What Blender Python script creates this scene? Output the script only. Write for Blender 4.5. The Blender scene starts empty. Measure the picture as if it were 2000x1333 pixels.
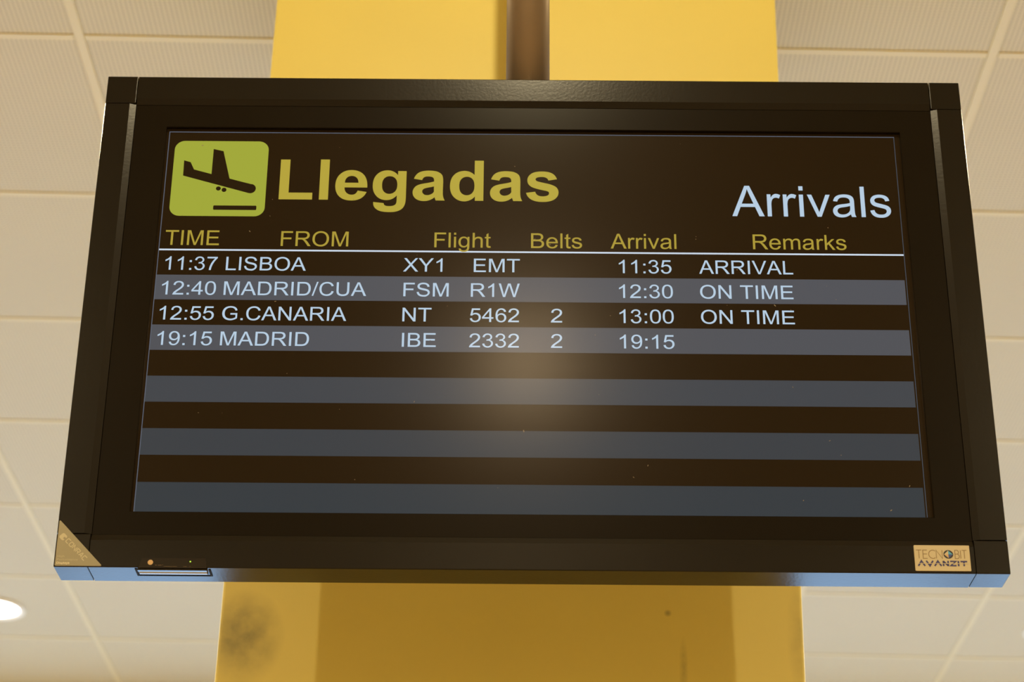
import bpy, bmesh, math, random, re
from mathutils import Matrix, Vector
scn = bpy.context.scene
col = scn.collection
random.seed(4)

# ------------------------------------------------------------------ camera
F_PX, PITCH, YAW, ROLL = 4055.6, 27.4746, 0.5309, 1.4316
EYE = Vector((0, 0, 1.7))
cam_data = bpy.data.cameras.new('camera')
cam = bpy.data.objects.new('camera', cam_data)
col.objects.link(cam)
cam_data.sensor_width = 36
cam_data.lens = F_PX / 2000 * 36
cam_data.clip_start = .02
cam.matrix_world = (Matrix.Translation(EYE) @ Matrix.Rotation(math.radians(YAW), 4, 'Z')
                    @ Matrix.Rotation(math.radians(90 + PITCH), 4, 'X') @ Matrix.Rotation(math.radians(ROLL), 4, 'Z'))
cam_data.dof.use_dof = True
cam_data.dof.focus_distance = 2.46
cam_data.dof.aperture_fstop = 7.0
scn.camera = cam

# ------------------------------------------------------------------ daylight and exposure
world = bpy.data.worlds.new('sky')
scn.world = world
world.use_nodes = True
bg = world.node_tree.nodes['Background']
bg.inputs[0].default_value = (.40, .65, 1.0, 1)
bg.inputs[1].default_value = 5.2
vs = scn.view_settings
vs.view_transform = 'Standard'; vs.look = 'None'; vs.gamma = 1; vs.exposure = 0
vs.use_curve_mapping = False
LAMP_W = 95.0
LAMP_COL = (1.0, .82, .48)

# ------------------------------------------------------------------ helpers
def mat(name, color, rough=.5, spec=.5, metal=0, emit=None, estr=1, ior=None, noise=None, bump=None):
    m = bpy.data.materials.new(name); m.use_nodes = True
    nt = m.node_tree; b = nt.nodes['Principled BSDF']
    b.inputs['Base Color'].default_value = (*color, 1)
    b.inputs['Roughness'].default_value = rough
    b.inputs['Metallic'].default_value = metal
    b.inputs['Specular IOR Level'].default_value = spec
    if ior: b.inputs['IOR'].default_value = ior
    if emit:
        b.inputs['Emission Color'].default_value = (*emit, 1)
        b.inputs['Emission Strength'].default_value = estr
    if noise or bump:
        tc = nt.nodes.new('ShaderNodeTexCoord')
    if noise:
        sc, amt = noise
        n = nt.nodes.new('ShaderNodeTexNoise'); n.inputs['Scale'].default_value = sc; n.inputs['Detail'].default_value = 4
        nt.links.new(tc.outputs['Object'], n.inputs['Vector'])
        r = nt.nodes.new('ShaderNodeMapRange')
        r.inputs['To Min'].default_value = 1 - amt; r.inputs['To Max'].default_value = 1 + amt
        nt.links.new(n.outputs['Fac'], r.inputs['Value'])
        mx = nt.nodes.new('ShaderNodeVectorMath'); mx.operation = 'SCALE'
        mx.inputs[0].default_value = color
        nt.links.new(r.outputs['Result'], mx.inputs['Scale'])
        nt.links.new(mx.outputs['Vector'], b.inputs['Base Color'])
    if bump:
        sc, st = bump
        n = nt.nodes.new('ShaderNodeTexNoise'); n.inputs['Scale'].default_value = sc; n.inputs['Detail'].default_value = 5
        nt.links.new(tc.outputs['Object'], n.inputs['Vector'])
        bp = nt.nodes.new('ShaderNodeBump'); bp.inputs['Strength'].default_value = st; bp.inputs['Distance'].default_value = .002
        nt.links.new(n.outputs['Fac'], bp.inputs['Height'])
        nt.links.new(bp.outputs['Normal'], b.inputs['Normal'])
    return m

def link(name, me, m=None, parent=None, loc=None):
    o = bpy.data.objects.new(name, me); col.objects.link(o)
    if m is not None and me is not None and not me.materials: me.materials.append(m)
    if parent is not None: o.parent = parent
    if loc: o.location = loc
    return o

def tag(o, label=None, cat=None, group=None, kind=None):
    if label: o['label'] = label
    if cat: o['category'] = cat
    if group: o['group'] = group
    if kind: o['kind'] = kind
    return o

def box_bm(bm, x0, x1, y0, y1, z0, z1):
    v = [bm.verts.new((x, y, z)) for x in (x0, x1) for y in (y0, y1) for z in (z0, z1)]
    for f in ((0, 1, 3, 2), (4, 6, 7, 5), (0, 4, 5, 1), (2, 3, 7, 6), (0, 2, 6, 4), (1, 5, 7, 3)):
        bm.faces.new([v[i] for i in f])

def finish(bm, name, bevel=0, seg=2, smooth=False):
    bmesh.ops.recalc_face_normals(bm, faces=bm.faces)
    if bevel:
        bmesh.ops.bevel(bm, geom=list(bm.edges), offset=bevel, segments=seg, affect='EDGES', profile=.6)
    me = bpy.data.meshes.new(name); bm.to_mesh(me); bm.free()
    if smooth:
        for p in me.polygons: p.use_smooth = True
    return me

def box(name, m, x0, x1, y0, y1, z0, z1, parent=None, bevel=0, seg=2):
    bm = bmesh.new(); box_bm(bm, x0, x1, y0, y1, z0, z1)
    return link(name, finish(bm, name, bevel, seg), m, parent)

def prism(name, m, pts, axis, a0, a1, parent=None, bevel=0):
    """extrude a closed polygon; axis 'y': pts are (x,z); 'x': pts are (y,z); 'z': pts are (x,y)"""
    def P(p, a):
        return {'y': (p[0], a, p[1]), 'x': (a, p[0], p[1]), 'z': (p[0], p[1], a)}[axis]
    bm = bmesh.new()
    A = [bm.verts.new(P(p, a0)) for p in pts]; B = [bm.verts.new(P(p, a1)) for p in pts]
    bm.faces.new(A); bm.faces.new(B[::-1])
    for i in range(len(pts)):
        j = (i + 1) % len(pts); bm.faces.new((A[j], A[i], B[i], B[j]))
    return link(name, finish(bm, name, bevel), m, parent)

def lathe(name, m, prof, n=48, parent=None, smooth=True, axis='z'):
    bm = bmesh.new(); rings = []
    for r, z in prof:
        rings.append([bm.verts.new((r * math.cos(2 * math.pi * k / n), r * math.sin(2 * math.pi * k / n), z)
                     if axis == 'z' else (r * math.cos(2 * math.pi * k / n), z, r * math.sin(2 * math.pi * k / n))) for k in range(n)])
    for a, b in zip(rings, rings[1:]):
        for k in range(n):
            bm.faces.new((a[k], a[(k + 1) % n], b[(k + 1) % n], b[k]))
    bm.faces.new(rings[0]); bm.faces.new(rings[-1][::-1])
    me = finish(bm, name)
    if smooth:
        for p in me.polygons: p.use_smooth = len(p.vertices) == 4
    return link(name, me, m, parent)

def arc_pts(cx, cz, r, a0, a1, n=8):
    return [(cx + r * math.cos(math.radians(a0 + (a1 - a0) * k / n)), cz + r * math.sin(math.radians(a0 + (a1 - a0) * k / n))) for k in range(n + 1)]

def round_rect(x0, x1, z0, z1, r, n=7):
    return (arc_pts(x1 - r, z1 - r, r, 0, 90, n) + arc_pts(x0 + r, z1 - r, r, 90, 180, n)
            + arc_pts(x0 + r, z0 + r, r, 180, 270, n) + arc_pts(x1 - r, z0 + r, r, 270, 360, n))

# ------------------------------------------------------------------ materials
M = {}
M['black_alu'] = mat('black_aluminium', (.0092, .0069, .0036), .21, .18, noise=(9, .12), bump=(260, .04))
M['bezel'] = mat('black_bezel', (.0088, .0062, .0031), .25, .06, noise=(12, .1))
M['dark_gap'] = mat('dark_gap', (.003, .003, .003), .7, .2)
M['pole'] = mat('brown_painted_steel', (.24, .175, .110), .38, .2, metal=.5, noise=(14, .08))
M['gold'] = mat('champagne_plate', (.24, .21, .13), .42, .5, metal=.3, noise=(60, .05))
M['gold_print'] = mat('pale_champagne_print', (.42, .37, .24), .45, .5, metal=.2)
M['white_print'] = mat('pale_print', (.9, .8, .55), .4)
M['cream'] = mat('cream_plate', (.48, .405, .25), .42, .4)
M['brown_print'] = mat('brown_print', (.20, .13, .05), .5)
M['navy'] = mat('navy_print', (.022, .02, .12), .5)
M['black_print'] = mat('black_print', (.012, .01, .01), .5)
M['blue_print'] = mat('bright_blue_print', (.05, .30, .50), .5)
M['deep_blue'] = mat('deep_blue_print', (.03, .06, .26), .5)
M['tan_print'] = mat('tan_print', (.50, .33, .15), .5)
M['chrome'] = mat('bright_metal', (.30, .31, .34), .16, .5, metal=1)
M['gloss_black'] = mat('gloss_black_plastic', (.010, .008, .006), .12, .5, noise=(40, .2))
M['sensor'] = mat('tan_sensor_lens', (.52, .33, .14), .35)
M['led'] = mat('green_led', (.2, .4, .05), .3, emit=(.45, .8, .05), estr=1.0)
M['tbar'] = mat('cream_grid_bar', (.685, .62, .435), .55, .4)
M['slab'] = mat('ceiling_void', (.5, .48, .45), .9)
M['floor'] = mat('beige_terrazzo', (.70, .51, .29), .4, .5, noise=(30, .06))
M['wall'] = mat('warm_white_wall', (.74, .64, .48), .7, noise=(3, .03))
M['facade'] = mat('pale_grey_facade_panel', (.64, .64, .66), .6)
M['mullion'] = mat('grey_mullion', (.30, .31, .33), .4, metal=.4)
M['trim'] = mat('white_trim_ring', (.85, .82, .76), .4)
M['lamp'] = mat('lamp_diffuser', (.9, .9, .9), .4, emit=(1, .95, .86), estr=9)

def tile_material():
    m = mat('perforated_ceiling_metal', (.80, .77, .71), .6, .35)
    nt = m.node_tree; b = nt.nodes['Principled BSDF']
    tc = nt.nodes.new('ShaderNodeTexCoord')
    v = nt.nodes.new('ShaderNodeTexVoronoi'); v.feature = 'F1'; v.voronoi_dimensions = '2D'
    v.inputs['Scale'].default_value = 1 / .0095; v.inputs['Randomness'].default_value = 0
    nt.links.new(tc.outputs['Object'], v.inputs['Vector'])
    r = nt.nodes.new('ShaderNodeMapRange')
    r.inputs['From Min'].default_value = .16; r.inputs['From Max'].default_value = .30
    r.inputs['To Min'].default_value = .60; r.inputs['To Max'].default_value = 1
    nt.links.new(v.outputs['Distance'], r.inputs['Value'])
    n = nt.nodes.new('ShaderNodeTexNoise'); n.inputs['Scale'].default_value = 1.3
    nt.links.new(tc.outputs['Object'], n.inputs['Vector'])
    r2 = nt.nodes.new('ShaderNodeMapRange'); r2.inputs['To Min'].default_value = .96; r2.inputs['To Max'].default_value = 1.04
    nt.links.new(n.outputs['Fac'], r2.inputs['Value'])
    mu = nt.nodes.new('ShaderNodeMath'); mu.operation = 'MULTIPLY'
    nt.links.new(r.outputs['Result'], mu.inputs[0]); nt.links.new(r2.outputs['Result'], mu.inputs[1])
    s = nt.nodes.new('ShaderNodeVectorMath'); s.operation = 'SCALE'; s.inputs[0].default_value = (.62, .565, .42)
    nt.links.new(mu.outputs[0], s.inputs['Scale']); nt.links.new(s.outputs['Vector'], b.inputs['Base Color'])
    return m
M['tile'] = tile_material()

def column_material():
    base = (.91, .765, .165)
    m = mat('ochre_column_paint', base, .5, 1.0)
    nt = m.node_tree; b = nt.nodes['Principled BSDF']; L = nt.links
    tc = nt.nodes.new('ShaderNodeTexCoord')
    cur = None
    def blot(center, scale, amount, nscale, prev):
        mp = nt.nodes.new('ShaderNodeMapping'); mp.vector_type = 'TEXTURE'
        mp.inputs['Location'].default_value = center; mp.inputs['Scale'].default_value = scale
        L.new(tc.outputs['Object'], mp.inputs['Vector'])
        g = nt.nodes.new('ShaderNodeTexGradient'); g.gradient_type = 'SPHERICAL'; L.new(mp.outputs[0], g.inputs[0])
        n = nt.nodes.new('ShaderNodeTexNoise'); n.inputs['Scale'].default_value = nscale; n.inputs['Detail'].default_value = 5
        L.new(tc.outputs['Object'], n.inputs['Vector'])
        mu = nt.nodes.new('ShaderNodeMath'); mu.operation = 'MULTIPLY'; L.new(g.outputs['Fac'], mu.inputs[0]); L.new(n.outputs['Fac'], mu.inputs[1])
        mr = nt.nodes.new('ShaderNodeMapRange'); mr.inputs['From Max'].default_value = .5; mr.inputs['To Min'].default_value = 1; mr.inputs['To Max'].default_value = 1 - amount
        L.new(mu.outputs[0], mr.inputs['Value'])
        if prev is None: return mr.outputs['Result']
        k = nt.nodes.new('ShaderNodeMath'); k.operation = 'MULTIPLY'; L.new(prev, k.inputs[0]); L.new(mr.outputs['Result'], k.inputs[1])
        return k.outputs[0]
    # dirty marks on the paint of the front face (column object space, z is world height)
    cur = blot((-.389, 2.8, 2.659), (.06, .3, .075), .60, 40, cur)
    cur = blot((.223, 2.8, 2.628), (.007, .3, .05), .25, 90, cur)
    cur = blot((.386, 2.8, 2.675), (.02, .3, .09), .22, 50, cur)
    cur = blot((.202, 2.8, 2.708), (.006, .3, .006), .7, 8, cur)
    n = nt.nodes.new('ShaderNodeTexNoise'); n.inputs['Scale'].default_value = 5; n.inputs['Detail'].default_value = 3
    L.new(tc.outputs['Object'], n.inputs['Vector'])
    r = nt.nodes.new('ShaderNodeMapRange'); r.inputs['To Min'].default_value = .95; r.inputs['To Max'].default_value = 1.05
    L.new(n.outputs['Fac'], r.inputs['Value'])
    k = nt.nodes.new('ShaderNodeMath'); k.operation = 'MULTIPLY'; L.new(cur, k.inputs[0]); L.new(r.outputs['Result'], k.inputs[1])
    s = nt.nodes.new('ShaderNodeVectorMath'); s.operation = 'SCALE'; s.inputs[0].default_value = base
    L.new(k.outputs[0], s.inputs['Scale']); L.new(s.outputs['Vector'], b.inputs['Base Color'])
    n2 = nt.nodes.new('ShaderNodeTexNoise'); n2.inputs['Scale'].default_value = 55; n2.inputs['Detail'].default_value = 6
    L.new(tc.outputs['Object'], n2.inputs['Vector'])
    bp = nt.nodes.new('ShaderNodeBump'); bp.inputs['Strength'].default_value = .09; bp.inputs['Distance'].default_value = .003
    L.new(n2.outputs['Fac'], bp.inputs['Height']); L.new(bp.outputs['Normal'], b.inputs['Normal'])
    return m
M['column'] = column_material()

def lit(name, emit):      # backlit LCD pixels behind one anti-glare sheet
    return mat(name, (.0085, .0055, .0024), .20, .10, emit=emit)

# ------------------------------------------------------------------ the hall
X0, X1, YB, YF, CEIL = -7.2, 7.2, -7.0, 7.62, 4.1
GLZ = 1.60                                # height of the low window band
def struct(o): o['kind'] = 'structure'; return o
struct(box('floor', M['floor'], X0, X1, YB, YF, -.12, 0))
struct(box('wall_left', M['wall'], X0 - .2, X0, YB, YF, 0, CEIL + .35))
struct(box('wall_right', M['wall'], X1, X1 + .2, YB, YF, 0, CEIL + .35))
struct(box('wall_rear', M['wall'], X0 - .2, X1 + .2, YB - .2, YB, 0, CEIL + .35))
wf = struct(box('wall_front', M['facade'], X0 - .2, X1 + .2, YF, YF + .2, GLZ, 3.25))  # unseen solid wall above the windows, added to keep sky light off the ceiling
struct(box('wall_front', M['facade'], X0 - .2, X1 + .2, YF, YF + .2, 3.68, CEIL + .35))   # open strip between is added, unseen, to cool the far ceiling with sky light
# glazed front: mullions and transoms, each pane opening 1.8 m wide
win = struct(link('window_1', None))
win.empty_display_size = .2
for k in range(9):
    x = X0 + k * 1.8
    box('mullion', M['mullion'], x - .03, x + .03, YF + .02, YF + .14, .0, GLZ, win)
    box('mullion', M['mullion'], x - .03, x + .03, YF + .02, YF + .14, 3.25, 3.68, win)
for z in (0.0, GLZ - .061, 3.245, 3.63):
    box('transom', M['mullion'], X0 + .03, X1 - .03, YF + .03, YF + .13, z + .001, z + .06, win)

# ceiling: slab with lay-in perforated tiles in a flat grid
P, GX, GY = .5988, .2994, 3.357          # module and one known joint in x and y
ceil = struct(box('ceiling', M['slab'], X0, X1, YB, YF, CEIL + .10, CEIL + .30))
BAR = .020
nx0, nx1 = -12, 11                        # joints at GX + k*P
ny0, ny1 = -17, 7
def jx(k): return GX + k * P
def jy(k): return GY + k * P
def tile_mesh():
    bm = bmesh.new(); h = P / 2 - BAR / 2 - .0003
    # shallow pan: flat face slightly above the grid with a rolled edge
    rings = [(h, .010), (h, .0016), (h - .003, .001), (h - .010, .001)]
    vs_ = []
    for r, z in rings: vs_.append([bm.verts.new((sx * r, sy * r, z)) for sx, sy in ((-1, -1), (1, -1), (1, 1), (-1, 1))])
    for a, b in zip(vs_, vs_[1:]):
        for i in range(4): bm.faces.new((a[i], a[(i + 1) % 4], b[(i + 1) % 4], b[i]))
    bm.faces.new(vs_[-1])
    top = [bm.verts.new((sx * h, sy * h, .014)) for sx, sy in ((-1, -1), (1, -1), (1, 1), (-1, 1))]
    for i in range(4): bm.faces.new((top[i], top[(i + 1) % 4], vs_[0][(i + 1) % 4], vs_[0][i]))
    bm.faces.new(top[::-1])
    me = finish(bm, 'ceiling_tile'); me.materials.append(M['tile']); return me
tm = tile_mesh()
COL = (-.4237, .3909, 2.755, 3.505)          # yellow column footprint
LAMPS = [(x, y) for y in (GY - 12.5 * P, GY - 6.5 * P, GY - .5 * P, GY + 5.5 * P) for x in (-6 * P, -3 * P, 0, 3 * P, 6 * P)]
LAMPS += [(0, 1.10)]
LAMPS = [(x, y) for x, y in LAMPS if not (abs(x) < .1 and 2.5 < y < 3.7) and not (abs(x) > 3 and -1 < y < 0)]
rest = bmesh.new()
for i in range(nx0, nx1):
    for j in range(ny0, ny1):
        cx, cy = jx(i) + P / 2, jy(j) + P / 2
        if i == -1 and j in (-1, 0): continue          # the column and its collar stand here
        if any(abs(cx - a) < .05 and abs(cy - b) < .05 for a, b in LAMPS): pass
        if -7 <= i <= 5 and -2 <= j:
            o = bpy.data.objects.new('ceiling_tile', tm); col.objects.link(o); o.parent = ceil
            o.location = (cx, cy, CEIL)
        else:
            h = P / 2 - BAR / 2 - .0015
            box_bm(rest, cx - h, cx + h, cy - h, cy + h, CEIL + .003, CEIL + .014)
tag(link('tile_field', finish(rest, 'tile_field'), M['tile'], ceil), kind='stuff')
for i in range(nx0, nx1 + 1):
    x = jx(i)
    box('grid_bar', M['tbar'], x - BAR / 2, x + BAR / 2, YB + .01, min(jy(ny1), YF - .002), CEIL - .001, CEIL + .012, ceil, .0015, 1)
for j in range(ny0, ny1 + 1):
    y = jy(j)
    if abs(y) > 90 or y > YF - .02 or y < YB + .02: continue
    for k in range(nx0, nx1):
        if j == 0 and k == -1: continue
        box('grid_bar', M['tbar'], jx(k) + BAR / 2 + .0006, jx(k + 1) - BAR / 2 - .0006, y - BAR / 2, y + BAR / 2, CEIL - .001, CEIL + .012, ceil, .0015, 1)

# column
bm = bmesh.new(); box_bm(bm, COL[0], COL[1], COL[2], COL[3], 0, CEIL + .10)
columnob = link('column', finish(bm, 'column', .004, 2), M['column'])
tag(columnob, 'square ochre yellow painted column rising behind the arrivals board', 'column')

# downlights: recessed reflector ring, glowing diffuser, small bulb
def spot_data():
    l = bpy.data.lights.new('downlight_bulb', 'SPOT'); l.energy = LAMP_W; l.color = LAMP_COL
    l.spot_size = math.radians(167); l.spot_blend = .3; l.shadow_soft_size = .016
    return l
LD, LD_NEAR, LD_DIM = spot_data(), spot_data(), spot_data()
LD_NEAR.energy = LAMP_W * .65            # bulb over the board, output set for the column's brightness
LD_NEAR.spot_size = math.radians(177); LD_NEAR.spot_blend = .12
LD_DIM.color = (1, .72, .40)
LD_DIM.energy = LAMP_W * .45              # bulb behind the viewer, turned down to weaken the screen glow
ring_prof = [(.112, -.0005), (.112, -.006), (.104, -.0085), (.094, -.007), (.090, -.002), (.090, .0005)]
names = {(-3, 5): 'round glowing ceiling downlight at the lower left edge, left of the board',
         (3, 5): 'round glowing ceiling downlight at the lower right edge, right of the board'}
first = None
for x, y in LAMPS:
    root = link('ceiling_downlight', None, loc=(x, y, CEIL)); root.empty_display_size = .1
    if first is None:
        bm = bmesh.new(); n = 48
        rings = [[bm.verts.new((r * math.cos(2 * math.pi * k / n), r * math.sin(2 * math.pi * k / n), z)) for k in range(n)] for r, z in ring_prof]
        for a, b in zip(rings, rings[1:]):
            for k in range(n): bm.faces.new((a[k], a[(k + 1) % n], b[(k + 1) % n], b[k]))
        ring_me = finish(bm, 'trim_ring', smooth=True); ring_me.materials.append(M['trim'])
        bm = bmesh.new()
        bmesh.ops.create_circle(bm, cap_ends=True, segments=48, radius=.0905)
        for v in bm.verts: v.co.z = -.0015
        for f in bm.faces: f.normal_update()
        disc_me = bpy.data.meshes.new('diffuser'); bm.to_mesh(disc_me); bm.free(); disc_me.materials.append(M['lamp'])
        first = 1
    link('trim_ring', ring_me, parent=root); link('diffuser', disc_me, parent=root)
    lo = bpy.data.objects.new('bulb_light', LD if abs(x) > .1 or y > 2 or y < -2 else (LD_NEAR if y > 0 else LD_DIM)); col.objects.link(lo); lo.parent = root; lo.location = (0, 0, -.012)
    key = (round(x / P), round((y - GY) / P - .01))
    if y > 6 and abs(abs(x) - 3 * P) < .1:
        lab = names[(-3 if x < 0 else 3, 5)]
    elif y > 6 and abs(x) < .1:
        lab = 'round glowing ceiling downlight hidden behind the yellow column'
    else:
        side = 'on the centre line' if abs(x) < .1 else ('one bay ' if abs(x) < 2.5 else 'two bays ') + ('left' if x < 0 else 'right')
        row = 'beyond the board' if y > 6 else ('beside the column' if y > 2 else 'above and before the board' if y > 1 else ('just behind the viewer' if y > -2 else 'far behind the viewer'))
        lab = 'round glowing ceiling downlight %s, %s' % (side, row)
    tag(root, lab, 'downlight', 'round downlights in the tiled ceiling')

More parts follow.
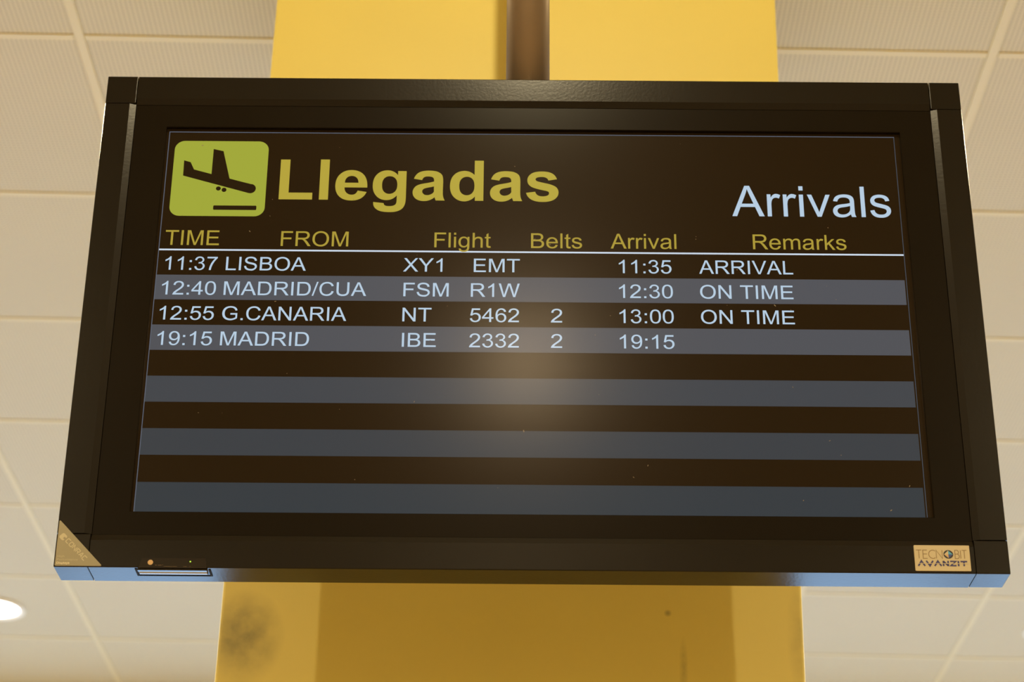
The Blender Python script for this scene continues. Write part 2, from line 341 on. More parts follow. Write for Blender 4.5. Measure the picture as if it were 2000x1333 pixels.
# ------------------------------------------------------------------ lettering
G = {  # outlines, 2048 units per em: advance, path
'A':(1366,"M-3 0L560 1466H769L1369 0H1148L977 444H364L203 0ZM420 602H917L764 1008Q694 1193 660 1312Q632 1171 581 1032Z"),
'B':(1366,"M150 0V1466H700Q868 1466 969.5 1421.5T1128.5 1284.5T1186 1091Q1186 997 1135 914T981 780Q1114 741 1185.5 647T1257 425Q1257 322 1213.5 233.5T1106 97T945.5 24.5T709 0ZM344 850H661Q790 850 846 867Q920 889 957.5 940T995 1068Q995 1141 960 1196.5T860 1272.5T637 1293H344ZM344 173H709Q803 173 841 180Q908 192 953 220T1027 301.5T1056 425Q1056 507 1014 567.5T897.5 652.5T683 677H344Z"),
'C':(1479,"M1204 514L1398 465Q1337 226 1178.5 100.5T791 -25Q554 -25 405.5 71.5T179.5 351T102 744Q102 973 189.5 1143.5T438.5 1402.5T794 1491Q1017 1491 1169 1377.5T1381 1058.5L1190 1013.5Q1138 1175 1039 1248.5T790 1322Q619 1322 504.5 1240T343.5 1019.5T297 734Q297 551 350.5 414.5T516 210.5T759 143Q931 143 1050 242T1204 514Z"),
'D':(1479,"M158 0V1466H663Q834 1466 924 1445Q1050 1416 1139 1340Q1255 1242 1312.5 1089.5T1370 741Q1370 574 1331 445T1231 231.5T1097.5 96.5T922 25T687 0ZM352 173H665Q810 173 892.5 200T1024 276Q1093 345 1131.5 461.5T1170 744Q1170 974 1094.5 1097.5T911 1263Q833 1293 660 1293H352Z"),
'E':(1366,"M162 0V1466H1222V1293H356V844H1167V672H356V173H1256V0Z"),
'F':(1251,"M168 0V1466H1157V1293H362V839H1050V666H362V0Z"),
'G':(1593,"M844 575V747L1465 748V204Q1322 90 1170 32.5T858 -25Q642 -25 465.5 67.5T199 335T109 726Q109 941 199 1126.5T458 1402T847 1491Q1010 1491 1141.5 1438.5T1348 1292T1463 1047L1288 999Q1251 1115 1196 1181.5T1052 1287.5T847 1327Q721 1327 629 1288.5T480.5 1187.5T388 1050Q331 911 331 749Q331 549 400 414.5T600 215T880 149Q1006 149 1126 197.5T1308 301V575Z"),
'I':(569,"M191 0V1466H385V0Z"),
'L':(1139,"M150 0V1466H344V173H1066V0Z"),
'M':(1706,"M152 0V1466H444L791 428Q839 283 861 211Q886 291 939 446L1290 1466H1551V0H1364V1227L938 0H763L339 1248V0Z"),
'N':(1479,"M156 0V1466H355L1125 315V1466H1311V0H1112L342 1152V0Z"),
'O':(1593,"M99 714Q99 1079 295 1285.5T801 1492Q1004 1492 1167 1395T1415.5 1124.5T1501 731Q1501 501 1408 321T1145 50T801 -25Q594 -25 431 74.5T184 346T99 714ZM299 711Q299 446 441.5 293.5T799 141Q1018 141 1159.5 295T1301 732Q1301 911 1240.5 1044.5T1063.5 1251.5T802 1325Q596 1325 447.5 1183.5T299 711Z"),
'R':(1479,"M161 0V1466H811Q1007 1466 1109 1426.5T1272 1287T1333 1066Q1333 910 1232 803T920 667Q997 630 1037 594Q1122 516 1198 399L1453 0H1209L1015 305Q930 437 875 507T776.5 605T688 644Q655 651 580 651H355V0ZM355 819H772Q905 819 980 846.5T1094 934.5T1133 1066Q1133 1172 1056 1240.5T813 1304H355Z"),
'S':(1366,"M92 471L275 487Q288 377 335.5 306.5T483 192.5T708 149Q819 149 904 182T1030.5 272.5T1072 398Q1072 467 1032 518.5T900 605Q841 628 639 676.5T356 768Q251 823 199.5 904.5T148 1087Q148 1198 211 1294.5T395 1441T664 1491Q827 1491 951.5 1438.5T1143 1284T1215 1053L1029 1039Q1013 1179 926 1250T672 1322Q499 1322 420 1258.5T341 1105Q341 1028 397 978Q452 928 684.5 875.5T1004 783Q1130 725 1190 636T1250 431Q1250 316 1184 214.5T994.5 56.5T716 0Q521 -25 389.5 32T183 203T92 471Z".replace("T994.5 56.5T716 0Q521 -25","T994.5 34T725 -25Q523 -25")),
'T':(1251,"M531 0V1293H48V1466H1210V1293H725V0Z"),
'U':(1479,"M1120 1466H1314V619Q1314 398 1264 268T1083.5 56.5T741 -25Q536 -25 405.5 45.5T219.5 249.5T163 619V1466H357V620Q357 430 392.5 339.5T514.5 200T724 151Q935 151 1027.5 250T1120 620Z"),
'W':(1933,"M414 0L25 1466H224L447 505Q483 354 509 205Q565 440 575 476L854 1466H1088L1298 724Q1377 448 1412 205Q1440 344 1485 524L1715 1466H1910L1508 0H1321L1012 1117Q973 1257 966 1289Q943 1188 923 1117L612 0Z"),
'X':(1366,"M9 0L576 764L76 1466H307L573 1090Q656 973 691 910Q740 990 807 1077L1102 1466H1313L798 775L1353 0H1113L744 523Q713 568 680 621Q631 541 610 511L242 0Z"),
'Y':(1366,"M571 0V621L6 1466H242L531 1024Q611 900 680 776Q746 891 840 1035L1124 1466H1350L765 621V0Z"),
'0':(1139,"M85 723Q85 983 138.5 1141.5T297.5 1386T575 1472Q697 1472 789 1423T941 1281.5T1031 1056.5T1064 723Q1064 465 1011 306.5T852.5 61.5T575 -25Q365 -25 245 126Q85 328 85 723ZM270 723Q270 362 354.5 242.5T575 123T795 243T879 723Q879 1085 794.5 1204T573 1323Q439 1323 359 1210Q270 1066 270 723Z"),
'1':(1139,"M763 0H583V1147Q518 1085 412.5 1023T223 930V1104Q374 1175 487 1276T647 1472H763Z"),
'2':(1139,"M1031 173V0H62Q60 65 83 125Q120 224 201.5 320T437 542Q676 738 760 852.5T844 1069Q844 1176 767.5 1249.5T568 1323Q438 1323 360 1245T281 1029L96 1048Q115 1255 239 1363.5T572 1472Q783 1472 906 1355T1029 1065Q1029 977 993 892T873.5 713T596 455Q464 344 426.5 304.5T312 173Z".replace("Q464 344 426.5 304.5T312 173Z","Q464 344 426.5 304.5T365 225Q338 198 312 173Z")),
'3':(1139,"M86 387L266 411Q297 258 371.5 190.5T553 123Q680 123 767.5 211T855 429Q855 553 774 633.5T568 714Q517 714 441 694L461 852Q479 850 490 850Q607 850 700.5 911T794 1099Q794 1200 725.5 1262T549 1324Q441 1324 370 1257T279 1056L99 1088Q132 1270 250 1371T545 1472Q659 1472 755 1423T902 1289.5T953 1104Q953 1002 900 917.5T743 783Q880 752 956 652T1032 430Q1032 243 895 108.5T551 -26Q356 -26 228 90T86 387Z"),
'4':(1139,"M662 0V351H26V516L695 1466H842V516H1040V351H842V0ZM662 516V1177L203 516Z"),
'5':(1139,"M85 384L274 400Q295 262 371.5 192.5T556 123Q686 123 776 221T866 481Q866 635 779.5 724T553 813Q466 813 396 773.5T286 671L117 693L259 1446H988V1274H403L324 880Q456 972 601 972Q793 972 925 839T1057 497Q1057 298 941 153Q800 -25 556 -25Q356 -25 229.5 87T85 384Z"),
'6':(1139,"M1019 1107L840 1093Q816 1199 772 1247Q699 1324 592 1324Q506 1324 441 1276Q356 1214 307 1095T256 756Q321 855 415 903T612 951Q792 951 918.5 818.5T1045 476Q1045 338 985.5 219.5T822 38T586 -25Q364 -25 224 138.5T84 677Q84 1096 239 1287Q375 1472 605 1472Q778 1472 888.5 1375T1019 1107ZM284 475Q284 382 323.5 297T434 167.5T583 123Q697 123 779 215T861 465Q861 617 780 704.5T576 792Q454 792 369 704.5T284 475Z"),
'7':(1139,"M97 1274V1447H1046V1307Q906 1158 768.5 911T556 403Q502 222 487 0H302Q305 175 371 423T560.5 901.5T822 1274Z"),
'/':(569,"M0 -25L425 1491H569L145 -25Z"),
'.':(569,"M186 0V205H391V0Z"),
':':(569,"M185 857V1062H390V857ZM185 0V205H390V0Z"),
'a':(1139,"M828 131Q728 46 635.5 11T437 -24Q262 -24 168 61.5T74 280Q74 358 109.5 422.5T202.5 526T332 585Q385 599 492 612Q710 638 813 674Q814 711 814 721Q814 831 763 876Q694 937 558 937Q431 937 370.5 892.5T281 735L105 759Q129 872 184 941.5T343 1048.5T584 1086Q720 1086 805 1054T930 973.5T986 851Q995 805 995 685V445Q995 194 1006.5 127.5T1052 0H864Q836 56 828 131ZM813 533Q715 493 519 465Q408 449 362 429T291 370.5T266 285Q266 213 320.5 165T480 117Q584 117 665 162.5T784 287Q813 348 813 467Z"),
'e':(1139,"M862 342L1048 319Q1004 156 885 66T581 -24Q348 -24 211.5 119.5T75 522Q75 790 213 938T571 1086Q784 1086 919 941T1054 533Q1054 517 1053 485H261Q271 310 360 217T582 124Q681 124 751 176T862 342ZM271 633H864Q852 767 796 834Q710 938 573 938Q449 938 364.5 855T271 633Z"),
'g':(1139,"M102 -88L277 -114Q288 -195 338 -232Q405 -282 521 -282Q646 -282 714 -232T806 -92Q820 -37 819 139Q701 0 525 0Q306 0 186 158T66 537Q66 689 121 817.5T280.5 1016T525 1086Q713 1086 835 934V1062H1001V144Q1001 -104 950.5 -207.5T790.5 -371T520 -431Q334 -431 219.5 -347.5T102 -88ZM251 550Q251 341 334 245T542 149Q666 149 750 244.5T834 544Q834 739 747.5 838T539 937Q419 937 335 839.5T251 550Z"),
'h':(1139,"M135 0V1466H315V940Q441 1086 633 1086Q751 1086 838 1039.5T962.5 911T1000 673V0H820V673Q820 802 764 860.5T605.5 919Q529 919 461.5 879.5T353 772T315 581V0Z"),
'i':(455,"M136 1259V1466H316V1259ZM136 0V1062H316V0Z"),
'k':(1024,"M136 0V1466H316V630L742 1062H975L569 668L1016 0H794L443 543L316 421V0Z"),
'l':(455,"M131 0V1466H311V0Z"),
'm':(1706,"M135 0V1062H296V913Q346 991 429 1038.5T618 1086Q736 1086 811.5 1037T918 900Q1044 1086 1246 1086Q1404 1086 1489 998.5T1574 729V0H1395V669Q1395 777 1377.5 824.5T1314 901T1206 930Q1096 930 1023.5 857T951 623V0H771V690Q771 810 727 870T583 930Q508 930 444.5 890.5T343 775T315 551V0Z"),
'r':(682,"M133 0V1062H295V901Q357 1014 409.5 1050T525 1086Q616 1086 710 1028L648 861Q582 900 516 900Q457 900 410 864.5T343 766Q313 670 313 556V0Z"),
's':(1024,"M63 317L241 345Q256 238 324.5 181T516 124Q640 124 700 174.5T760 293Q760 354 707 389Q670 413 523 450Q325 500 248.5 536.5T132.5 637.5T93 780Q93 851 125.5 911.5T214 1012Q256 1043 328.5 1064.5T484 1086Q609 1086 703.5 1050T843 952.5T905 788L729 764Q717 846 659.5 892T497 938Q373 938 320 897T267 801Q267 766 289 738Q311 709 358 690Q385 680 517 644Q708 593 783.5 560.5T902 466T945 312Q945 223 893 144.5T743 19.5T517 -24Q309 -24 200 62T63 317Z"),
't':(569,"M528 161L554 2Q478 -14 418 -14Q320 -14 266 17T190 98.5T168 311V922H36V1062H168V1325L347 1433V1062H528V922H347V301Q347 224 356.5 202T387.5 171T449 160Q480 160 528 161Z"),
'v':(1024,"M430 0L26 1062H216L444 426Q481 323 512 212Q536 296 579 414L815 1062H1000L598 0Z"),
'n':(1139,"M135 0V1062H297V911Q414 1086 635 1086Q731 1086 811.5 1051.5T932 961T988 828Q998 779 998 653V0H818V646Q818 756 797 810.5T722.5 897.5T597 930Q482 930 398.5 857T315 580V0Z"),
'o':(1139,"M68 531Q68 826 232 968Q369 1086 566 1086Q785 1086 924 942.5T1063 546Q1063 341 1001.5 223.5T822.5 41T566 -24Q343 -24 205.5 119T68 531ZM253 531Q253 327 342 225.5T566 124Q700 124 789 226T878 537Q878 734 788.5 835.5T566 937Q431 937 342 836T253 531Z"),
'c':(1024,"M828 389L1005 366Q976 183 856.5 79.5T563 -24Q345 -24 212.5 118.5T80 527Q80 699 137 828T310.5 1021.5T564 1086Q738 1086 848.5 998T990 748L815 721Q790 829 726 883.5T571 938Q435 938 350 840.5T265 532Q265 318 347 221T561 124Q667 124 738 189T828 389Z"),
'f':(569,"M178 0V922H19V1062H178V1175Q178 1282 197 1334Q223 1404 288.5 1447.5T472 1491Q548 1491 640 1473L613 1316Q557 1326 507 1326Q425 1326 391 1291T357 1160V1062H564V922H357V0Z"),
'H':(1479,"M164 0V1466H358V864H1120V1466H1314V0H1120V691H358V0Z"),
'P':(1366,"M158 0V1466H711Q857 1466 934 1452Q1042 1434 1115 1383.5T1232.5 1242T1277 1042Q1277 853 1157 722.5T722 592H346V0ZM352 765H731Q918 765 996.5 834.5T1075 1036Q1075 1127 1029 1192T908 1278Q859 1291 727 1291H352Z"),
'p':(1139,"M135 -407V1062H299V924Q357 1005 430 1045.5T607 1086Q743 1086 847 1016T1004 818.5T1057 537Q1057 375 999 245.5T830 45T597 -24Q507 -24 435.5 14T318 110V-407ZM298 525Q298 320 381 222T582 124Q702 124 787.5 225.5T873 540Q873 743 789.5 844T590 945Q475 945 386.5 837.5T298 525Z"),
'y':(1024,"M127 -409L107 -240Q166 -256 210 -256Q270 -256 306 -236T365 -180Q382 -153 420 -46Q425 -31 436 -2L33 1062H227L448 447Q491 330 525 201Q556 325 599 443L826 1062H1006L602 -18Q537 -193 501 -259Q453 -348 391 -389.5T243 -431Q189 -431 127 -409Z"),
}
G['V'] = (1366, "M577 0L9 1466H219L600 401Q646 273 677 161Q711 281 756 401L1152 1466H1350L776 0Z")
GB = {
'L':(1251,"M157 0V1454H453V247H1189V0Z"),
'l':(569,"M147 0V1466H428V0Z"),
'e':(1139,"M762 338L1042 291Q988 137 871.5 56.5T580 -24Q303 -24 170 157Q65 302 65 523Q65 787 203 936.5T552 1086Q789 1086 926 929.5T1057 450H353Q356 325 421 255.5T583 186Q649 186 694 222T762 338ZM778 622Q775 744 715 807.5T569 871Q477 871 417 804T358 622Z"),
'g':(1251,"M121 -70L442 -109Q450 -165 479 -186Q519 -216 605 -216Q715 -216 770 -183Q807 -161 826 -112Q839 -77 839 17V172Q713 0 521 0Q307 0 182 181Q84 324 84 537Q84 804 212.5 945T532 1086Q729 1086 857 913V1062H1120V109Q1120 -79 1089 -172T1002 -318T852.5 -402T616 -431Q350 -431 236 -340Q121 -250 121 -109ZM372 553Q372 384 437.5 305.5T599 227Q702 227 773 307.5T844 546Q844 711 776 791T604 871Q503 871 437.5 792.5T372 553Z"),
'a':(1139,"M357 738L102 784Q145 938 250 1012T562 1086Q750 1086 842 1041.5T971.5 928.5T1009 677L1006 349Q1006 209 1019.5 142.5T1070 0H792Q781 28 765 83Q758 108 755 116Q683 46 601 11T426 -24Q262 -24 167.5 65T73 290Q73 380 116 450.5T236.5 558.5T455 622Q640 655 728 691V719Q728 801 688 836T534 871Q461 871 420 842.5T357 738ZM728 510Q677 493 566.5 469.5T422 423Q369 386 369 329Q369 273 411 232T518 191Q596 191 666 241Q717 279 733 334Q744 370 744 471V510Z".replace("V719Q728 801","V719Q728 801").replace("M728 510","M728 510").replace("Q744 370 744 471V510Z","Q728 370 728 454Z")),
'd':(1251,"M1121 0H860V156Q795 65 706.5 20.5T528 -24Q345 -24 214.5 123.5T84 535Q84 805 211 945.5T532 1086Q710 1086 840 938V1466H1121ZM371 554Q371 384 418 308Q486 198 608 198Q705 198 773 280.5T841 527Q841 710 775 790.5T606 871Q506 871 438.5 791.5T371 554Z"),
's':(1139,"M48 303L330 346Q348 264 403 221.5T557 179Q666 179 721 219Q758 247 758 294Q758 326 738 347Q717 367 644 384Q304 459 213 521Q87 607 87 760Q87 898 196 992T534 1086Q752 1086 858 1015T1004 805L739 756Q723 818 674.5 851T536 884Q423 884 374 852Q341 829 341 793Q341 762 370 740Q409 711 639.5 659T961 531Q1051 456 1051 322Q1051 176 929 76T554 -24Q331 -24 205.5 63.5T48 303Z"),
}
def turned(path):      # the nine is the six turned half round
    t = glyph_polys(path)
    return [[(1139 - a, 1447 - b) for a, b in p] for p in t]
def glyph_polys(path, n=7):
    toks = re.findall(r'[MLHVQTZ]|-?[\d.]+', path)
    out, cur, i = [], [], 0
    x = y = 0.0; cx = cy = None; cmd = None
    def num():
        nonlocal i
        v = float(toks[i]); i += 1; return v
    while i < len(toks):
        if toks[i].isalpha(): cmd = toks[i]; i += 1
        if cmd == 'Z': out.append(cur); cur = []; continue
        if cmd == 'M': x, y = num(), num(); cur = [(x, y)]; cx = None
        elif cmd == 'L': x, y = num(), num(); cur.append((x, y)); cx = None
        elif cmd == 'H': x = num(); cur.append((x, y)); cx = None
        elif cmd == 'V': y = num(); cur.append((x, y)); cx = None
        elif cmd in 'QT':
            if cmd == 'Q': qx, qy = num(), num()
            else: qx, qy = (2 * x - cx, 2 * y - cy) if cx is not None else (x, y)
            ex, ey = num(), num()
            for k in range(1, n + 1):
                t = k / n
                cur.append(((1 - t) ** 2 * x + 2 * t * (1 - t) * qx + t * t * ex, (1 - t) ** 2 * y + 2 * t * (1 - t) * qy + t * t * ey))
            x, y, cx, cy = ex, ey, qx, qy
    return out

def fill_polys(name, polys, thick=0.0):
    """flat filled shape (holes allowed) in local x,z facing -y; coordinates in metres"""
    cu = bpy.data.curves.new(name, 'CURVE'); cu.dimensions = '2D'; cu.fill_mode = 'BOTH' if thick else 'FRONT'
    cu.extrude = thick
    for p in polys:
        q = [p[0]]
        for a in p[1:]:
            if abs(a[0] - q[-1][0]) + abs(a[1] - q[-1][1]) > 1e-6: q.append(a)
        if abs(q[0][0] - q[-1][0]) + abs(q[0][1] - q[-1][1]) < 1e-6: q.pop()
        s = cu.splines.new('POLY'); s.points.add(len(q) - 1)
        for k, (a, b) in enumerate(q): s.points[k].co = (a, b, 0, 1)
        s.use_cyclic_u = True
    o = bpy.data.objects.new('tmp', cu); col.objects.link(o)
    dg = bpy.context.evaluated_depsgraph_get()
    me = bpy.data.meshes.new_from_object(o.evaluated_get(dg))
    bpy.data.objects.remove(o); bpy.data.curves.remove(cu)
    me.name = name
    me.transform(Matrix.Rotation(math.pi / 2, 4, 'X'))
    me.materials.clear()
    return me

def text_polys(s, font=G):
    x = 0; out = []
    for ch in s:
        if ch == ' ': x += 569; continue
        adv, path = font['6' if ch == '9' else ch]
        for p in (turned(G['6'][1]) if ch == '9' else glyph_polys(path)): out.append([(x + a, b) for a, b in p])
        x += adv
    return out

def fit_text(s, x0, x1, zb, cap, font=G):
    """polys scaled so that the ink runs x0..x1 (mm), capitals cap mm high, standing on zb"""
    ps = text_polys(s, font)
    lo = min(a for p in ps for a, b in p); hi = max(a for p in ps for a, b in p)
    sx = (x1 - x0) / (hi - lo); sz = cap / 1466
    return [[((x0 + (a - lo) * sx) / 1000, (zb + b * sz) / 1000) for a, b in p] for p in ps]

# ------------------------------------------------------------------ arrivals board
board = link('arrivals_board', None)
tag(board, 'large black framed arrivals board with lit timetable hanging from the ceiling pole', 'display board')
board.empty_display_size = .3
# orientation measured against the hall: hangs a hair off plumb
R = Matrix(((.99988355, -.00125166, -.01520919), (.00102223, .99988572, -.01508336), (.01522633, .01506606, .99977056)))
BC = Vector((.0035874, 2.1732458, 1.1718924)) + EYE
board.matrix_world = Matrix.Translation(BC) @ R.to_4x4()

HX, HZ, IX, IZ, D = .5355, .3278, .4970, .2878, .0455
GAP = .0004
def bar_profile(o, i, s, depth):     # cross-section: rounded outer edge o, chamfered inner edge i
    c = .0078 * s
    b = .0012
    rnd_ = [(o - s * b * (1 - math.cos(t)), b * (1 - math.sin(t))) for t in (0, .39, .79, 1.18, 1.5708)]
    return rnd_ + [(i + c, 0), (i, depth), (i, D), (o, D)]
def side_bar(x_sign):
    s = x_sign
    pts = bar_profile(HX * s, IX * s, s, .0026)
    return prism('frame_bar', M['black_alu'], pts, 'z', -IZ + GAP, IZ - GAP, board)
def end_bar(z_sign):
    s = z_sign
    pts = [(y, z) for z, y in bar_profile(HZ * s, IZ * s, s, .0038)]
    return prism('frame_bar', M['black_alu'], pts, 'x', -IX + GAP, IX - GAP, board)
side_bar(-1); side_bar(1); end_bar(1); end_bar(-1)
for sx in (-1, 1):
    for sz in (-1, 1):
        xa, xb = sorted((sx * (IX + GAP), sx * HX)); za, zb = sorted((sz * (IZ + GAP), sz * HZ))
        box('frame_corner', M['black_alu'], xa, xb, 0, D, za, zb, board, .0011, 2)
box('joint_liner', M['dark_gap'], -HX + .002, HX - .002, .006, .040, -HZ + .002, HZ - .002, board)
liner = bpy.data.objects['joint_liner']
# liner is a hollow ring so the screen recess stays open
me = liner.data; bm = bmesh.new()
for (a, b, c, d) in ((-HX + .002, -IX - .003, -HZ + .002, HZ - .002), (IX + .003, HX - .002, -HZ + .002, HZ - .002),
                     (-IX - .003, IX + .003, IZ + .003, HZ - .002), (-IX - .003, IX + .003, -HZ + .002, -IZ - .003)):
    box_bm(bm, a, b, .006, .040, c, d)
bm.to_mesh(me); bm.free()

# recessed inner bezel with the screen opening
OX0, OX1, OZ0, OZ1 = -.4566, .4566, -.2589, .2562
bz = bmesh.new()
ox, oz = IX - .0004, IZ - .0004
yb, yc = .0042, .0098
outer = [(-ox, oz), (ox, oz), (ox, -oz), (-ox, -oz)]
inner = [(OX0, OZ1), (OX1, OZ1), (OX1, OZ0), (OX0, OZ0)]
e = .0006
inner1 = [(OX0 - e, OZ1 + e), (OX1 + e, OZ1 + e), (OX1 + e, OZ0 - e), (OX0 - e, OZ0 - e)]
O = [bz.verts.new((x, yb, z)) for x, z in outer]; I1 = [bz.verts.new((x, yb, z)) for x, z in inner1]
I2 = [bz.verts.new((x, yb + e, z)) for x, z in inner]; I3 = [bz.verts.new((x, yc, z)) for x, z in inner]
O2 = [bz.verts.new((x, .03, z)) for x, z in outer]
for A, B in ((O, I1), (I1, I2), (I2, I3), (O2, O)):
    for k in range(4): bz.faces.new((A[k], A[(k + 1) % 4], B[(k + 1) % 4], B[k]))
link('bezel', finish(bz, 'bezel'), M['bezel'], board)
box('rear_housing', M['black_alu'], -.47, .47, D - .002, .150, -.27, .285, board, .004, 2)
# suspension pole, part of the hanging board
pole = lathe('mounting_pole', M['pole'], [(.0288, .27), (.0288, 1.222)], 64, board)
pole.location = (-.0062, .105, 0)
fl = lathe('ceiling_flange', M['pole'], [(.075, 1.216), (.075, 1.224), (.07, 1.2262)], 48, board)
fl.location = (-.0062, .105, 0)

# screen
YS = .0100
screen = box('screen', lit('lcd_black', (.0085, .0036, .0006)), OX0 - .006, OX1 + .006, YS, YS + .012, OZ0 - .006, OZ1 + .006, board)
def on_screen(name, polys, m, lay=1):
    o = link(name, fill_polys(name, polys), m, screen)
    o.location = (0, -.00008 * lay, 0)
    for v in o.data.vertices: v.co.y += YS
    return o
def rect(x0, x1, z0, z1): return [(x0 / 1000, z0 / 1000), (x1 / 1000, z0 / 1000), (x1 / 1000, z1 / 1000), (x0 / 1000, z1 / 1000)]
SX0, SX1 = -453.6, 447.6
band_em = [(.075, .083, .099), (.072, .080, .095), (.046, .056, .068), (.036, .046, .056), (.028, .040, .050)]  # lower bands dimmer: viewing-angle falloff put into the emission colours
for k in range(5):
    zt = 49.8 - 67.55 * k
    zb = zt - 33.6 if k < 4 else -262
    on_screen('row_band', [rect(SX0, SX1, zb, zt)], lit('lcd_grey_%s' % 'abcde'[k], band_em[k]), 1)
white = lit('lcd_pale_blue', (.46, .60, .74)); yellow = lit('lcd_yellow', (.45, .36, .045)); ochre = lit('lcd_ochre', (.40, .305, .04))
green = lit('lcd_green', (.345, .385, .042)); grey_line = lit('lcd_dim_blue', (.10, .12, .16)); white_line = lit('lcd_white', (.60, .69, .80))
on_screen('header_rule', [rect(SX0, SX1 + 2.5, 83.3, 85.5)], white_line, 2)
on_screen('border_line', [rect(SX0 + .9, SX1 + 2.5, 251.6, 252.7)], grey_line, 3)
on_screen('border_line', [rect(SX0, SX0 + .95, -262, 252.7)], grey_line, 3)
on_screen('border_line', [rect(SX1 + 1.6, SX1 + 2.5, -262, 251.6)], lit('lcd_dimmer_blue', (.05, .065, .085)), 3)
on_screen('title_lettering', fit_text('Llegadas', -312.2, 31.4, 156, 57.6, GB), yellow, 2)
on_screen('title_lettering', fit_text('Arrivals', 243.9, 438.6, 137.1, 43.2), white, 2)
for s, a, b, z in (('TIME', -446.5, -380.9, 90.8), ('FROM', -306.0, -224.0, 90.5), ('Flight', -119.6, -51.0, 90.2), ('Belts', -2.2, 59.8, 90.2),
                   ('Arrival', 94.5, 174.3, 90.4), ('Remarks', 267.2, 380.7, 90.9)):
    on_screen('column_heading', fit_text(s, a, b, z, 20.6), ochre, 3)
rows = [
 [('11:37', -443.7, -380.8), ('LISBOA', -370.3, -273.6), ('XY1', -156.4, -109.0), ('EMT', -71.2, -15.6), ('11:35', 103.9, 167.4), ('ARRIVAL', 200.7, 314.0)],
 [('12:40', -445.0, -380.1), ('MADRID/CUA', -370.6, -199.6), ('FSM', -155.1, -100.8), ('R1W', -74.2, -15.5), ('12:30', 103.6, 168.2), ('ON TIME', 200.8, 312.6)],
 [('12:55', -445.0, -380.1), ('G.CANARIA', -370.2, -222.0), ('NT', -155.3, -120.7), ('5462', -74.8, -16.3), ('2', 21.7, 35.2), ('13:00', 103.6, 168.3), ('ON TIME', 200.8, 312.5)],
 [('19:15', -444.8, -379.9), ('MADRID', -370.2, -265.0), ('IBE', -154.9, -114.6), ('2332', -75.2, -16.2), ('2', 21.7, 35.1), ('19:15', 103.5, 168.2)]]
for r, items in enumerate(rows):
    for s, a, b in items:
        on_screen('flight_lettering', fit_text(s, a, b, 56.5 - 33.8 * r, 18.4), white, 3)
# landing aircraft pictogram
mm = lambda ps: [(a / 1000, b / 1000) for a, b in ps]
on_screen('pictogram_tile', [mm(round_rect(-445, -328.4, 131.6, 239.2, 12.5))], green, 2)
dark = lit('lcd_dark', (.0095, .0045, .001))
plane = [(-432.2, 210.8), (-423.9, 208.3), (-419.0, 197.8), (-396.9, 191.3), (-396.7, 227.6), (-384.3, 224.6), (-374.2, 185.0), (-347.5, 177.4)]
plane += arc_pts(-347.6, 170.9, 6.7, 72, -106, 10)
plane += [(-431.8, 188.8)]
on_screen('pictogram_aircraft', [mm(plane)], dark, 3)
for x, z in ((-387.0, 170.7), (-379.9, 168.8)):
    on_screen('pictogram_wheel', [mm(arc_pts(x, z, 3.0, 0, 350, 20))], dark, 3)
on_screen('pictogram_runway', [mm(round_rect(-391.5, -338.6, 140.4, 146.6, 1.2, 3))], dark, 3)

# corner plate with the maker's name
def plate(name, m, pts, y0, y1, bevel=0):
    return prism(name, m, [(a / 1000, b / 1000) for a, b in pts], 'y', y0, y1, board, bevel)
tri = plate('corner_plate', M['gold'], [(-533.9, -273.2), (-534.0, -326.2), (-533.1, -327.0), (-482.2, -327.0), (-481.6, -325.9), (-532.8, -272.6)], -.0010, .0003, .0003)
def stroke_text(name, segs, width, m, parent, x0, z0, sx, sz, ang=0, y=-.00115):
    """segs: polylines in unit boxes; drawn as mitred ribbons of the given width (mm)"""
    ca, sa = math.cos(math.radians(ang)), math.sin(math.radians(ang))
    bm = bmesh.new()
    for pl in segs:
        pts = [Vector((a * sx, b * sz)) for a, b in pl]
        L_, R_ = [], []
        for i, p in enumerate(pts):
            d0 = (pts[i] - pts[i - 1]).normalized() if i else None
            d1 = (pts[i + 1] - pts[i]).normalized() if i < len(pts) - 1 else None
            d = ((d0 or d1) + (d1 or d0)).normalized()
            nrm = Vector((-d.y, d.x)); ref = d1 or d0
            k = min(2.2, 1 / max(.3, abs(nrm.dot(Vector((-ref.y, ref.x))))))
            L_.append(p + nrm * width / 2 * k); R_.append(p - nrm * width / 2 * k)
        def V(p): return bm.verts.new(((x0 + p.x * ca - p.y * sa) / 1000, y, (z0 + p.x * sa + p.y * ca) / 1000))
        LV = [V(p) for p in L_]; RV = [V(p) for p in R_]
        for i in range(len(pts) - 1): bm.faces.new((RV[i], RV[i + 1], LV[i + 1], LV[i]))
    me = bpy.data.meshes.new(name); bm.to_mesh(me); bm.free()
    return link(name, me, m, parent)
def word(s, table, gap):
    x = 0; out = []
    for ch in s:
        w, pls = table[ch]
        out += [[(x + a, b) for a, b in pl] for pl in pls]; x += w + gap
    return out, x - gap
TECH = {'C': (1, [[(1, 1), (.15, 1), (0, .85), (0, .15), (.15, 0), (1, 0)]]), 'O': (1, [[(.5, 1), (.85, 1), (1, .85), (1, .15), (.85, 0), (.15, 0), (0, .15), (0, .85), (.15, 1), (.5, 1)]]),
        'N': (1, [[(0, 0), (0, 1), (1, 0), (1, 1)]]), 'R': (1, [[(0, 0), (0, 1), (.85, 1), (1, .85), (1, .6), (.85, .45), (.25, .45)], [(.5, .45), (1, 0)]]),
        'A': (1, [[(0, 0), (.45, 1), (.62, 1), (1, 0)], [(.2, .3), (.85, .3)]])}
segs, wd = word('CONRAC', TECH, .42)
stroke_text('maker_lettering', segs, 1.15, M['gold_print'], tri, -524.6, -297.9, 32.5 / wd, 4.9, -45.2)
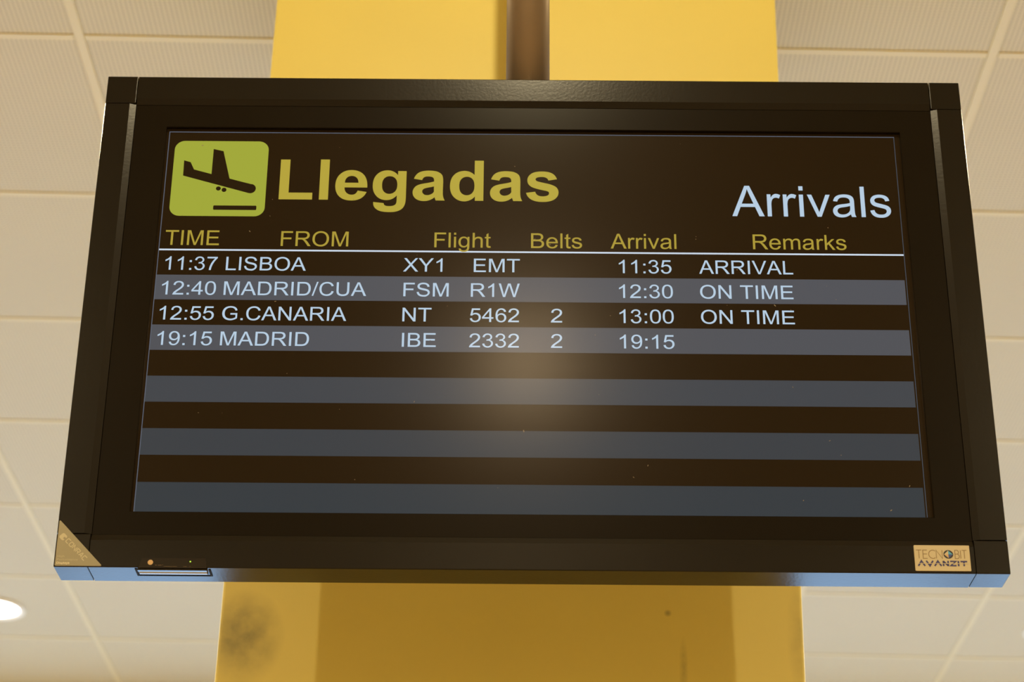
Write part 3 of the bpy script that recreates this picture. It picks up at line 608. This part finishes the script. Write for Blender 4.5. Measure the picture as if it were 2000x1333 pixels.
blob = link('maker_emblem', fill_polys('maker_emblem', [mm(round_rect(-3.7, 3.7, -3.7, 3.7, 2.1, 5)), mm([(1.1, -1.2), (3.69, -1.2), (3.69, 1.2), (1.1, 1.2)])]), M['gold_print'], tri)
blob.matrix_local = Matrix.Translation((-.5276, -.00115, -.2925)) @ Matrix.Rotation(math.radians(45.2), 4, 'Y')
def small(s, x0, x1, z, cap, m, parent, y=-.00115, font=G):
    o = link('small_lettering', fill_polys('small_lettering', fit_text(s, x0, x1, z, cap, font)), m, parent); o.location = (0, y, 0); return o
small('High', -531.8, -524.0, -317.0, 2.5, M['gold_print'], tri)
small('Performance', -532.0, -508.4, -320.9, 2.5, M['gold_print'], tri)
DISP = dict(G); 
small('Displays', -532.0, -517.5, -324.8, 2.4, M['white_print'], tri)

# cream badge, lower right
badge = plate('name_badge', M['cream'], round_rect(429.0, 491.4, -325.3, -294.7, .9, 3), -.0012, .0003, .0002)
THIN = {'T': (.62, [[(0, 1), (.62, 1)], [(.31, 1), (.31, 0)]]), 'E': (.5, [[(.5, 1), (0, 1), (0, 0), (.5, 0)], [(0, .53), (.46, .53)]]),
        'C': (.72, [[(.72, .86)] + arc_pts(.5, .5, .5, 45, 315, 14)[1:-1] + [(.72, .14)]]), 'N': (.7, [[(0, 0), (0, 1), (.7, 0), (.7, 1)]]),
        'B': (.55, [[(0, .54), (.3, .54), (.44, .62), (.48, .77), (.42, .93), (.28, 1), (0, 1), (0, 0), (.32, 0), (.48, .08), (.55, .27), (.48, .45), (.3, .54)]]),
        'I': (.0, [[(0, 0), (0, 1)]])}
for w_, a, b in (('TECN', 431.2, 460.3), ('BIT', 474.6, 487.9)):
    segs, wd = word(w_, THIN, .17)
    stroke_text('badge_lettering', segs, .78, M['brown_print'], badge, a, -310.6, (b - a) / wd, 10.0, 0, -.00135)
def ball(name, r, m, y, a0=0, a1=360, n=32, diamond=False):
    if diamond: ps = [(0, 0)] + [(r * math.cos(math.radians(t)), r * math.sin(math.radians(t))) for t in (a0, a1)]
    else: ps = arc_pts(0, 0, r, a0, a1, n)[:-1]
    o = link(name, fill_polys(name, [mm([(467.2 + a, -305.6 + b * .93) for a, b in ps])]), m, badge); o.location = (0, y, 0)
ball('badge_emblem', 5.5, M['black_print'], -.00135)
for m_, a0 in (('blue_print', 0), ('cream', 90), ('tan_print', 180), ('deep_blue', 270)):
    ball('badge_emblem', 4.9, M[m_], -.00145, a0, a0 + 90, diamond=True)
BOLD = {'A': (1, [[(0, 0), (.5, .95), (1, 0)]]), 'V': (1, [[(0, 1), (.5, .05), (1, 1)]]), 'N': (.9, [[(.1, 0), (.1, 1)], [(.1, .95), (.8, .05)], [(.8, 0), (.8, 1)]]),
        'Z': (.9, [[(0, .9), (.85, .9), (.05, .1), (.9, .1)]]), 'I': (.2, [[(.1, 0), (.1, 1)]]), 'T': (1, [[(0, .88), (1, .88)], [(.5, .8), (.5, 0)]])}
segs, wd = word('AVANZIT', BOLD, .22)
stroke_text('badge_lettering', segs, 1.85, M['navy'], badge, 432.6, -319.6, 55.0 / wd, 6.3, 0, -.00135)
stroke_text('badge_stripe', [[(0, 0), (1, 0)]], .62, M['cream'], badge, 432, -316.6, 57, 1, 0, -.00150)

# infrared control window and the latch on the underside
win_p = plate('control_window', M['gloss_black'], [(-437.0, -317.0), (-365.2, -317.0), (-363.6, -328.4), (-440.2, -328.4)], -.0012, .0006, .0004)
s_ = lathe('sensor_lens', M['sensor'], [(.0030, -.0016), (.0030, -.0012)], 28, win_p, axis='y'); s_.location = (-.4270, 0, -.3224)
s_ = lathe('status_light', M['led'], [(.0008, -.0016), (.0008, -.0012)], 16, win_p, axis='y'); s_.location = (-.3824, 0, -.3212)
stroke_text('window_marking', [[(0, 0), (.9, 0)], [(1.6, 0), (3.6, 0)], [(4.1, .5), (4.4, .5)]], .35, M['brown_print'], win_p, -421.5, -325.6, 2, 1, 0, -.00125)
stroke_text('window_marking', [[(0, 0), (15, 0)], [(22, 0), (26, 0)], [(29, 0), (30.5, 0)]], .22, M['brown_print'], win_p, -412, -327.0, 1, 1, 0, -.00125)
latch = link('service_latch', None, parent=board)
latch.empty_display_size = .02
bm = bmesh.new(); z = -HZ
for (a, b, c, d) in ((-.4450, -.4425, .0040, .0265), (-.3625, -.3600, .0050, .0265), (-.4425, -.3625, .0250, .0265)):
    box_bm(bm, a, b, c, d, z - .0006, z + .0004)
link('latch_slot', finish(bm, 'latch_slot'), M['dark_gap'], latch)
bm = bmesh.new(); n = 10
prof = [(.0060 + .0145 * k / n, z - .0005 - .0022 * math.sin(math.pi * k / n)) for k in range(n + 1)]
A = [bm.verts.new((-.4405, a, b)) for a, b in prof]; B = [bm.verts.new((-.3645, a, b)) for a, b in prof]
for k in range(n): bm.faces.new((A[k], A[k + 1], B[k + 1], B[k]))
bm.faces.new(A); bm.faces.new(B[::-1]); bm.faces.new((A[0], B[0], B[-1], A[-1]))
link('latch_handle', finish(bm, 'latch_handle'), M['chrome'], latch)
box('latch_lip', M['gloss_black'], -.4415, -.3635, .0012, .0060, z - .0030, z + .0003, latch, .0004, 1)

# dust and tiny scratches on the screen and the frame
bm = bmesh.new(); rnd = random.Random(8)
for k in range(46):
    x, zz = rnd.uniform(-.44, .44), rnd.uniform(-.25, .25)
    r = rnd.uniform(.00025, .00055); a = rnd.uniform(0, 3.14); l = rnd.choice((1, 1, 2.5))
    u = Vector((math.cos(a) * r * l, math.sin(a) * r * l)); w = Vector((-math.sin(a) * r, math.cos(a) * r))
    vv = [bm.verts.new((x + q.x, YS - .0004, zz + q.y)) for q in (-u - w, u - w, u + w, -u + w)]
    bm.faces.new(vv)
me = bpy.data.meshes.new('dust'); bm.to_mesh(me); bm.free()
tag(link('dust', me, mat('dust_fibre', (.20, .16, .11), .8), screen), kind='stuff')
